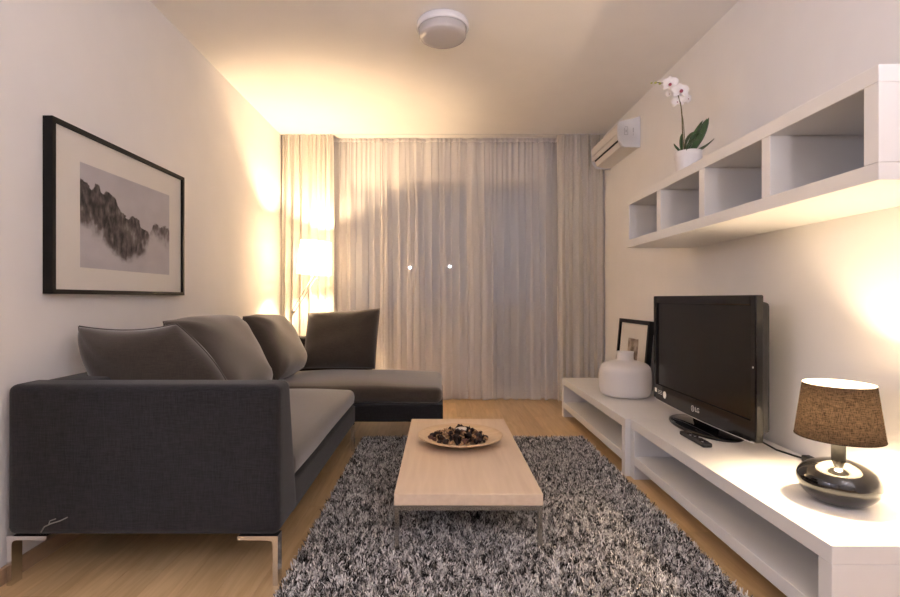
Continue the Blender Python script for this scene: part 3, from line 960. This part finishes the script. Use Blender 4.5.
MB().tube([(TVX + .004, y, bow(y) - .002) for y in np.linspace(TA + .02, TB - .02, 20)], .0028, 6).build('silver_trim', M['silver'], tv)
nk = MB().prism([(2.49, BZ + .02), (2.68, BZ + .02), (2.66, .46), (2.51, .46)], 'X', TVX + .04, TVX + .075)
nk.build('stand_neck', M['black_gloss'], tv)
MB().lathe([(.001, 0), (.98, 0), (1.0, .004), (.99, .010), (.93, .015), (.5, .021), (.001, .024)], (1.365, 2.585, BZ), 64, .135, .27).build('stand_base', M['black_gloss'], tv)
MB().lathe([(.001, 0), (.0042, 0), (.0042, .001), (.001, .001)], (TVX - .0012, TA + .016, .70), 12, mat=Matrix.Rotation(PI / 2, 3, 'Y')).build('indicator', M['sticker'], tv)

def text_part(body, size, loc, rot, mat, parent, name):
    cu = bpy.data.curves.new(name, 'FONT'); cu.body = body; cu.size = size; cu.extrude = .0004; cu.align_x = 'CENTER'; cu.align_y = 'CENTER'
    tmp = bpy.data.objects.new(name + '_tmp', cu); C.objects.link(tmp)
    dg = bpy.context.evaluated_depsgraph_get()
    me = bpy.data.meshes.new_from_object(tmp.evaluated_get(dg))
    bpy.data.objects.remove(tmp)
    me.name = name
    me.materials.clear(); me.materials.append(mat)
    ob = bpy.data.objects.new(name, me); C.objects.link(ob)
    ob.parent = parent
    ob.location = Vector(loc) - ORIGIN[parent.name]
    ob.rotation_euler = rot
    return ob
RW = (PI / 2, 0, -PI / 2)   # reads from -X
text_part('LG', .034, (TVX + .0002, 2.560, TZ0 + .032), RW, M['silver'], tv, 'logo_lettering')
DISC = Matrix.Rotation(-PI / 2, 3, 'Y')
MB().lathe([(.013, 0), (.0155, 0), (.0155, .001), (.013, .001), (.013, 0)], (TVX + .0002, 2.604, TZ0 + .032), 28, mat=DISC).box(TVX - .0006, TVX + .0004, 2.600, 2.603, TZ0 + .024, TZ0 + .040).build('logo_emblem', M['silver'], tv)
MB().lathe([(.001, 0), (.021, 0), (.021, .0008), (.001, .0008)], (TVX + .0002, 2.93, TZ0 + .040), 28, mat=DISC).build('round_sticker', M['sticker'], tv)
MB().box(TVX - .0006, TVX + .0004, 3.035, 3.062, TZ0 + .038, TZ0 + .062).build('square_sticker', M['sticker'], tv)
for k in range(3):
    MB().box(TVX - .0006, TVX + .0004, 2.965, 3.02, TZ0 + .034 + k * .009, TZ0 + .037 + k * .009).build('print_line', M['silver'], tv)

# remote control
rc = MB().box(1.178, 1.222, 2.240, 2.462, BZ, BZ + .020, .006, 3).build('remote_control', M['black_matte'], None, (1.2, 2.35, BZ))
tag(rc, 'slim black remote control lying in front of the television', 'remote control')
for r_ in range(7):
    for c_ in range(3):
        yy = 2.265 + r_ * .022; xx = 1.189 + c_ * .011
        MB().box(xx - .0035, xx + .0035, yy - .005, yy + .005, BZ + .0202, BZ + .0222, .0007, 1).build('button', M['ac_mark'] if (r_ + c_) % 5 == 0 else M['black_gloss'], rc)

# cable and adapter beside the television
cb = MB().tube([(1.41, 2.30, .40), (1.45, 2.26, .345), (1.48, 2.20, BZ + .004), (1.50, 2.12, BZ + .004), (1.505, 2.065, BZ + .008)], .004, 8).build('power_cord', M['black_matte'], None, (1.46, 2.2, BZ))
tag(cb, 'short black power cord behind the television', 'cord')
ad = MB().box(1.488, 1.522, 2.000, 2.062, BZ, BZ + .026, .005).build('plug_adapter', M['black_matte'], None, (1.505, 2.03, BZ))
tag(ad, 'small black plug adapter on the bench behind the table lamp', 'plug')
MB().tube([(1.505, 2.000, BZ + .013), (1.505, 1.985, BZ + .013)], .005, 8).build('strain_relief', M['black_matte'], ad)

# ------------------------------------------------------------------ table lamp
LX, LY = 1.319, 1.655
tl = empty('table_lamp', (LX, LY, BZ), 'lit table lamp with brown linen shade and black pebble base', 'lamp')
prof = [(.001, 0), (.064, 0), (.078, .006), (.101, .027), (.114, .050), (.1175, .070), (.113, .089), (.098, .108), (.072, .123), (.044, .133), (.022, .137), (.001, .137)]
def smooth_prof(pr, it=2):
    for _ in range(it):
        q = [pr[0]]
        for a, b_ in zip(pr[:-1], pr[1:]):
            q += [(a[0] * .75 + b_[0] * .25, a[1] * .75 + b_[1] * .25), (a[0] * .25 + b_[0] * .75, a[1] * .25 + b_[1] * .75)]
        pr = q + [pr[-1]]
    return pr
MB().lathe(smooth_prof(prof), (LX, LY, BZ), 64).build('base', M['lamp_ceramic'], tl)
MB().lathe([(.020, .132), (.020, .205), (.015, .207), (.015, .232)], (LX, LY, BZ), 24).build('neck', M['black_neck'], tl)
sh = MB().lathe([(.122, .212), (.099, .388)], (LX, LY, BZ), 72).build('shade', M['shade_brown'], tl)
MB().lathe([(.1205, .213), (.0975, .387)], (LX, LY, BZ), 72).build('lining', M['shade_lining'], sh)
MB().tube([(LX + .0983 * math.cos(t), LY + .0983 * math.sin(t), BZ + .3875) for t in np.linspace(0, 2 * PI, 49)], .0018, 6, caps=False).build('top_hem', M['shade_lining'], sh)
MB().tube([(LX + .1213 * math.cos(t), LY + .1213 * math.sin(t), BZ + .2125) for t in np.linspace(0, 2 * PI, 49)], .0015, 6, caps=False).build('bottom_hem', M['shade_brown'], sh)
for k in range(3):
    t = k * 2 * PI / 3 + .3
    MB().tube([(LX + .015 * math.cos(t), LY + .015 * math.sin(t), BZ + .225), (LX + .1190 * math.cos(t), LY + .1190 * math.sin(t), BZ + .222)], .0014, 6).build('shade_spoke', M['chrome'], sh)
MB().lathe(smooth_prof([(.001, .232), (.012, .234), (.014, .250), (.028, .280), (.028, .298), (.015, .314), (.001, .317)]), (LX, LY, BZ), 24).build('bulb', M['bulb'], tl)
point_light('table_lamp_light', (LX, LY, BZ + .288), WARM2, TABLE_LAMP_W, .022, tl)
def bez(pts, n=18):
    pts = [Vector(p) for p in pts]; m_ = len(pts) - 1
    return [sum((p * (math.comb(m_, i) * t ** i * (1 - t) ** (m_ - i)) for i, p in enumerate(pts)), Vector((0, 0, 0))) for t in np.linspace(0, 1, n)]
MB().tube(bez([(LX + .085, LY + .02, BZ + .018), (LX + .15, LY - .02, BZ + .006), (LX + .17, LY - .03, BZ + .07), (LX + .16, LY + .06, BZ + .02), (LX + .19, LY + .14, BZ + .003), (LX + .185, LY + .33, BZ + .012)], 26), .0028, 8).build('cord', M['black_matte'], tl)

# ------------------------------------------------------------------ vase and small framed print
vz = MB().lathe(smooth_prof([(.001, 0), (.13, 0), (.155, .006), (.168, .03), (.172, .08), (.172, .15), (.166, .195), (.145, .222), (.100, .236), (.062, .242), (.056, .252), (.056, .296), (.060, .304), (.050, .304), (.048, .25), (.001, .24)]),
                (1.280, 3.46, BZ), 64).build('bottle_vase', M['ceramic'], None, (1.280, 3.46, BZ))
tag(vz, 'squat white ceramic bottle vase with short neck on the bench', 'vase')

def framed(name, label, cat, origin, ydir, wdt, hgt, lean, bar, depth, matw, print_rect, pmat, normal, group=None):
    """frame standing in a plane spanned by Y and up; normal=+1 faces +X, -1 faces -X; lean moves the top away from the viewer side"""
    ox, oy, oz = origin      # lower near corner at the wall-side back
    rot = Matrix.Rotation(math.atan2(lean, hgt), 3, 'Y') if lean else Matrix.Identity(3)
    def W(y, z, d):
        p = rot @ Vector((normal * d, 0, z))
        return (ox + p.x, oy + y, oz + p.z)
    def slab(y0, y1, z0, z1, d0, d1):
        v = [W(y, z, d) for d in (d0, d1) for y in (y0, y1) for z in (z0, z1)]
        return v, [(0, 1, 3, 2), (4, 6, 7, 5), (0, 4, 5, 1), (2, 3, 7, 6), (0, 2, 6, 4), (1, 5, 7, 3)]
    e = empty(name, (ox, oy + wdt / 2, oz), label, cat, group)
    for a in ((0, bar, 0, hgt), (wdt - bar, wdt, 0, hgt), (bar, wdt - bar, 0, bar), (bar, wdt - bar, hgt - bar, hgt)):
        MB().add(*slab(*a, 0, depth)).build('frame_bar', M['frame_black'], e)
    MB().add(*slab(bar, wdt - bar, bar, hgt - bar, .004, depth - .014)).build('mount', M['mat'], e)
    pr = print_rect
    MB().add(*slab(pr[0], pr[1], pr[2], pr[3], depth - .0138, depth - .0130)).build('print', pmat, e)
    MB().add(*slab(bar, wdt - bar, bar, hgt - bar, depth - .008, depth - .006)).build('glass', M['glass'], e)
    return e
framed('framed_picture', 'large black framed mountain landscape print hanging on the wall above the sofa', 'picture', (XL + .001, 1.911, 1.008), 1, .988, .682, 0, .018, .038, .2,
       (.165, .848, .112, .550), M['print'], 1)
framed('photo_frame', 'small black framed sepia print leaning on the wall behind the vase', 'picture frame', (1.478, 3.545, BZ + .001), 1, .60, .505, .045, .030, .035, .1,
       (.20, .40, .15, .36), M['sepia'], -1)

# ------------------------------------------------------------------ wall shelf
sx0, sx1, sy0, sy1, sz0, sz1, st = 1.16, 1.5645, 1.322, 3.115, 1.304, 1.611, .047
ws = empty('wall_shelf', (sx1, (sy0 + sy1) / 2, sz0), 'long white wall shelf with four open compartments above the television', 'shelf')
MB().box(sx0, sx1, sy0, sy1, sz1 - st, sz1, .0015, 1).build('top_board', M['white_lacquer'], ws)
MB().box(sx0, sx1, sy0, sy1, sz0, sz0 + st, .0015, 1).build('bottom_board', M['white_lacquer'], ws)
for a in (sy0, sy1 - st):
    MB().box(sx0, sx1, a, a + st, sz0 + st + .0004, sz1 - st - .0004, .0012, 1).build('end_panel', M['white_lacquer'], ws)
step = (sy1 - sy0 - st) / 4
for k in (1, 2, 3):
    a = sy0 + step * k
    MB().box(sx0 + .001, sx1 - .008, a, a + st, sz0 + st + .0004, sz1 - st - .0004, .0012, 1).build('divider', M['white_lacquer'], ws)
MB().box(sx1 - .007, sx1, sy0 + st, sy1 - st, sz0 + st + .0004, sz1 - st - .0004).build('back_panel', M['white_lacquer'], ws)

# ------------------------------------------------------------------ air conditioner
AY0, AY1 = 3.91, 4.60
ac = empty('air_conditioner', (XR, (AY0 + AY1) / 2, 2.175), 'white split air conditioner mounted high on the wall beside the drape', 'air conditioner')
def A(*p):
    return [(XR - .0005 - d, z) for d, z in p]
MB().prism(A((0, 2.41), (.158, 2.362), (.165, 2.34), (.160, 2.262), (.13, 2.195), (.05, 2.18), (0, 2.18)), 'Y', AY0 + .022, AY1 - .022).build('body', M['ac_white'], ac)
for a, bq in ((AY0, AY0 + .0215), (AY1 - .0215, AY1)):
    MB().prism(A((0, 2.416), (.150, 2.376), (.166, 2.368), (.175, 2.35), (.172, 2.245), (.163, 2.222), (.135, 2.184), (.125, 2.178), (0, 2.174)), 'Y', a, bq).build('end_cap', M['ac_cap'], ac)
MB().prism(A((.100, 2.380), (.1585, 2.3625), (.1665, 2.34), (.1630, 2.287), (.173, 2.287), (.1765, 2.348), (.166, 2.3685), (.150, 2.3765), (.102, 2.389)), 'Y', AY0 + .023, AY1 - .023).build('front_panel', M['ac_white'], ac)
MB().prism(A((.1625, 2.278), (.1615, 2.240), (.170, 2.236), (.174, 2.276)), 'Y', AY0 + .023, AY1 - .023).build('lower_panel', M['ac_white'], ac)
MB().prism(A((.1600, 2.262), (.148, 2.234), (.1535, 2.232), (.163, 2.256)), 'Y', AY0 + .05, AY1 - .05).build('air_outlet', M['dark_slot'], ac)
MB().prism(A((.142, 2.222), (.1310, 2.1965), (.138, 2.191), (.152, 2.220)), 'Y', AY0 + .05, AY1 - .05).build('louver', M['ac_white'], ac)
for (d0, d1, z0, z1) in ((.095, .099, 2.27, 2.335), (.120, .124, 2.27, 2.325), (.099, .120, 2.331, 2.335), (.099, .120, 2.27, 2.274), (.105, .114, 2.29, 2.31), (.050, .058, 2.29, 2.325), (.052, .056, 2.265, 2.282)):
    MB().box(XR - d1, XR - d0, AY0 - .0012, AY0 + .001, z0, z1).build('moulded_mark', M['ac_mark'], ac)

# ------------------------------------------------------------------ ceiling light (off)
CX, CY = .015, 2.83
cl = empty('ceiling_light', (CX, CY, H), 'round opal ceiling light with white rim, switched off', 'ceiling light')
MB().lathe([(.001, H), (.140, H), (.146, H - .006), (.148, H - .036), (.144, H - .042), (.136, H - .042), (.136, H - .02)], (CX, CY, 0), 56).build('rim', M['fixture_rim'], cl)
MB().lathe(smooth_prof([(.1345, H - .03), (.1345, H - .070), (.130, H - .084), (.105, H - .096), (.050, H - .103), (.001, H - .104)]), (CX, CY, 0), 56).build('diffuser', M['opal'], cl)

# two lit pendants in the kitchen recess beside the camera
for hx, hy, hz, lb in ((-2.60, -.02, 1.80, 'lit white pendant lamp in the kitchen recess, on the sofa side'), (-2.60, -.38, 1.80, 'lit white pendant lamp in the kitchen recess, on the entrance side')):
    pe = empty('pendant_lamp', (hx, hy, hz), lb, 'lamp', 'pendant lamps in the kitchen recess')
    MB().lathe([(.001, H), (.05, H), (.05, H - .02), (.001, H - .025)], (hx, hy, 0), 24).build('ceiling_rose', M['fixture_rim'], pe)
    MB().tube([(hx, hy, H - .02), (hx, hy, hz + .10)], .003, 6).build('cord', M['fixture_rim'], pe)
    MB().lathe([(.018, .04), (.018, .10), (.001, .105)], (hx, hy, hz), 16).build('socket', M['fixture_rim'], pe)
    MB().lathe(smooth_prof([(.001, -.05), (.03, -.045), (.05, 0), (.035, .035), (.017, .05)]), (hx, hy, hz), 16).build('globe', M['hall_opal'], pe)

# unseen floor lamp added behind the camera to brighten ceiling and walls
UX, UY = .75, -.85
up = empty('fill_lamp', (UX, UY, 0), 'added unseen fill lamp behind the camera, a cool white bowl on a pole', 'lamp')
MB().lathe([(.001, .0005), (.14, .0005), (.142, .012), (.13, .020), (.001, .024)], (UX, UY, 0), 36).build('base', M['fixture_rim'], up)
MB().tube([(UX, UY, .02), (UX, UY, 1.41)], .012, 12).build('pole', M['fixture_rim'], up)
MB().lathe(smooth_prof([(.012, 1.40), (.05, 1.41), (.12, 1.45), (.17, 1.515), (.172, 1.52), (.165, 1.52), (.11, 1.465), (.05, 1.43), (.001, 1.425)]), (UX, UY, 0), 40).build('bowl', M['fixture_rim'], up)
point_light('fill_lamp_light', (UX, UY, 1.50), FILL_LAMP_COL, FILL_LAMP_W, .05, up)

# ------------------------------------------------------------------ floor lamp
FX, FY = -1.302, 4.425
SXc, SYc = -1.117, 4.425
fl_ = empty('floor_lamp', (FX, FY, 0), 'lit floor lamp with white drum shade on a jointed chrome arm behind the sofa', 'lamp')
MB().lathe([(.001, 0), (.108, 0), (.11, .004), (.11, .012), (.106, .016), (.001, .018)], (FX, FY, .0005), 40).build('base', M['chrome'], fl_)
MB().tube([(FX, FY, .018), (FX, FY, .875)], .007, 10).build('pole', M['chrome'], fl_)
MB().tube([(FX, FY - .016, .87), (FX, FY + .016, .87)], .014, 14).build('joint', M['chrome'], fl_)
d = Vector((SXc + .01 - FX, 0, 1.185 - .87)).normalized(); nrm_ = Vector((-d.z, 0, d.x))
for s in (-.014, .014):
    p0 = Vector((FX, FY, .87)) + nrm_ * s; p1 = Vector((SXc + .01, FY, 1.185)) + nrm_ * s
    MB().tube([p0, p1], .0035, 8).build('arm_rod', M['chrome'], fl_)
MB().tube([(SXc + .012, FY - .014, 1.187), (SXc + .012, FY + .014, 1.187)], .013, 14).build('joint', M['chrome'], fl_)
MB().tube([(SXc + .012, FY, 1.187), (SXc + .045, FY, 1.150)], .004, 8).build('handle', M['chrome'], fl_)
TILT = Matrix.Rotation(math.radians(4), 3, 'Y')
sc = Vector((SXc, SYc, 1.205))
MB().tube([(SXc + .012, FY, 1.187), sc + TILT @ Vector((0, 0, .10))], [.011, .017], 14).build('socket', M['chrome'], fl_)
shd = MB().lathe([(.150, 0), (.131, .29)], sc, 64, mat=TILT).build('shade', M['shade_white'], fl_)
MB().tube([sc + TILT @ Vector((.131 * math.cos(t), .131 * math.sin(t), .29)) for t in np.linspace(0, 2 * PI, 49)], .002, 6, caps=False).build('top_hem', M['shade_white'], shd)
MB().tube([sc + TILT @ Vector((.150 * math.cos(t), .150 * math.sin(t), 0)) for t in np.linspace(0, 2 * PI, 49)], .002, 6, caps=False).build('bottom_hem', M['shade_white'], shd)
for k in range(3):
    t = k * 2 * PI / 3 + .5
    MB().tube([sc + TILT @ Vector((.016 * math.cos(t), .016 * math.sin(t), .085)), sc + TILT @ Vector((.146 * math.cos(t), .146 * math.sin(t), .07))], .0015, 6).build('shade_spoke', M['chrome'], shd)
MB().lathe(smooth_prof([(.001, .10), (.013, .102), (.015, .12), (.030, .155), (.030, .175), (.015, .192), (.001, .195)]), sc, 24, mat=TILT).build('bulb', M['bulb'], fl_)
point_light('floor_lamp_light', sc + TILT @ Vector((0, 0, .172)), WARM, FLOOR_LAMP_W, .025, fl_)

# ------------------------------------------------------------------ potted orchid on the shelf
OX, OY, OZ = 1.30, 2.62, sz1 + .0005
orc = empty('potted_orchid', (OX, OY, OZ), 'white orchid with dark leaves in a white pot on the wall shelf', 'potted plant')
pot = MB().lathe([(.001, 0), (.050, 0), (.054, .004), (.066, .120), (.0675, .140), (.066, .145), (.061, .145), (.060, .120), (.001, .118)], (OX, OY, OZ), 48).build('pot', M['ceramic'], orc)
MB().tube([(OX + .0668 * math.cos(t), OY + .0668 * math.sin(t), OZ + .118) for t in np.linspace(0, 2 * PI, 41)], .0016, 6, caps=False).build('groove_ring', M['ceramic'], pot)
MB().lathe([(.001, .134), (.030, .131), (.0605, .126)], (OX, OY, OZ), 32).build('soil', M['soil'], orc)

def leaf(path, width, side, fold=.25, parent=orc, name='leaf', mat='leaf', seg=12):
    pts = [Vector(p) for p in path]
    # quadratic-ish resample
    def B(t):
        n = len(pts) - 1
        r = Vector((0, 0, 0))
        for i, p in enumerate(pts):
            r += p * (math.comb(n, i) * t ** i * (1 - t) ** (n - i))
        return r
    side = Vector(side).normalized()
    v = []; f = []
    for i in range(seg + 1):
        t = i / seg
        p = B(t); dd = (B(min(1, t + .02)) - B(max(0, t - .02))).normalized()
        s = (side - dd * side.dot(dd)).normalized(); nn = dd.cross(s)
        w = 1.35 * width * (math.sin(PI * min(1, .14 + .86 * t)) ** .55 if t < .999 else .02)
        for j in (-1, -.5, 0, .5, 1):
            v.append(p + s * w * j + nn * abs(j) * w * fold)
    for i in range(seg):
        for j in range(4):
            f.append((i * 5 + j, i * 5 + j + 1, (i + 1) * 5 + j + 1, (i + 1) * 5 + j))
    ob = MB().add(v, f, True).build(name, M[mat], parent)
    md = ob.modifiers.new('thickness', 'SOLIDIFY'); md.thickness = .0022
    return ob
def O(px, py, dy=0.0):      # a point of the plant from its height and sideways offset
    Y = OY + dy
    return ((px - 440) / 500 * Y, Y, CAMZ + (298 - py) / 500 * Y)
rt = (OX, OY, OZ + .128)
leaf([O(684, 153), O(678, 147), O(674, 143)], .014, (.6, .8, .5), parent=orc)
leaf([O(686, 153), O(684, 138, -.02), O(694, 130, -.03), O(702, 133, -.04)], .019, (.3, .8, .6))
leaf([O(690, 153), O(690, 140, .02), O(700, 140, .03), O(707, 118, .05)], .021, (.8, .5, -.3))
leaf([O(691, 153), O(697, 140, -.02), O(704, 135, -.02), O(709, 117, -.02)], .018, (.9, .3, -.3))
leaf([O(691, 153), O(700, 150, .02), O(708, 145, .02), O(714, 138, .03)], .011, (.6, .6, .6))
leaf([O(688, 153, -.03), O(686, 144, -.06), O(694, 140, -.08), O(699, 139, -.09)], .016, (.5, .6, .6))
leaf([O(687, 153, -.02), O(690, 143, -.04), O(697, 133, -.03), O(703, 120, -.02)], .015, (.7, .6, -.3))
leaf([O(683, 153), O(681, 145, 0), O(681, 139, 0), O(682, 133, 0)], .010, (.8, .5, 0))
MB().tube(bez([O(685, 153), O(680, 128), O(684, 115), O(683, 92), O(676, 85), O(668, 82), O(656, 82)]), [.0035 - .0014 * k / 17 for k in range(18)], 7).build('stem', M['stem'], orc)
MB().tube(bez([O(686, 153), O(684, 135), O(684, 122), O(682, 114)]), .0022, 6).build('support_cane', M['stem'], orc)
for (px, py, s) in ((655.5, 82.2, .006), (651.5, 82.6, .0045), (660, 83, .006)):
    q = Vector(O(px, py))
    MB().lathe([(.0005, -1.5 * s), (.7 * s, -.9 * s), (s, 0), (.7 * s, 1.0 * s), (.0005, 1.6 * s)], q, 12, mat=Matrix.Rotation(1.2, 3, 'Y')).build('bud', M['bud'], orc)
def flower(px, py, R, yaw, pitch, dy, lip=1.0):
    c = Vector(O(px, py, dy))
    rot = Euler((pitch, 0, yaw)).to_matrix()      # faces -Y before turning
    mb = MB()
    # three narrow sepals behind, two broad petals in front
    specs = [(90, .50, .95, .004), (215, .46, .92, .004), (325, .46, .92, .004), (20, .78, 1.0, 0.0), (160, .78, 1.0, 0.0)]
    fl0 = None
    for k, (ang, wd, ln, back) in enumerate(specs):
        a = math.radians(ang)
        v = []; f = []
        for i in range(9):
            t = i / 8
            w = wd * R * .62 * math.sin(PI * min(1, .10 + .90 * t)) ** .6 if i < 8 else .001
            for j in (-1, -.5, 0, .5, 1):
                r0 = t * R * ln
                x = r0 * math.cos(a) - w * j * math.sin(a); z = r0 * math.sin(a) + w * j * math.cos(a)
                y = back - .18 * R * math.sin(PI * t) * (1 - .5 * j * j) + .12 * R * t * t
                v.append(c + rot @ Vector((x, y, z)))
        for i in range(8):
            for j in range(4):
                f.append((i * 5 + j, i * 5 + j + 1, (i + 1) * 5 + j + 1, (i + 1) * 5 + j))
        ms = MB().add(v, f, True)
        if fl0 is None:
            fl0 = ms.build('flower', M['petal'], orc)
        else:
            ms.build('petal', M['petal'], fl0)
    R *= lip
    lp = MB().lathe(smooth_prof([(.0005, 0), (.16 * R, .04 * R), (.20 * R, .16 * R), (.10 * R, .34 * R), (.0005, .40 * R)], 1), c + rot @ Vector((0, -.12 * R, -.12 * R)), 12, mat=rot @ Matrix.Rotation(PI / 2 + .5, 3, 'X'))
    lp.build('lip', M['lip'], fl0)
flower(670, 83, .044, -.35, .1, -.01)
flower(680.5, 90, .048, -.1, -.1, -.03)
flower(677.5, 101, .037, -.7, .2, .01, .45)
flower(688, 98, .034, .6, .2, .02, .4)
flower(669.5, 93, .026, -.9, .5, .03, .45)
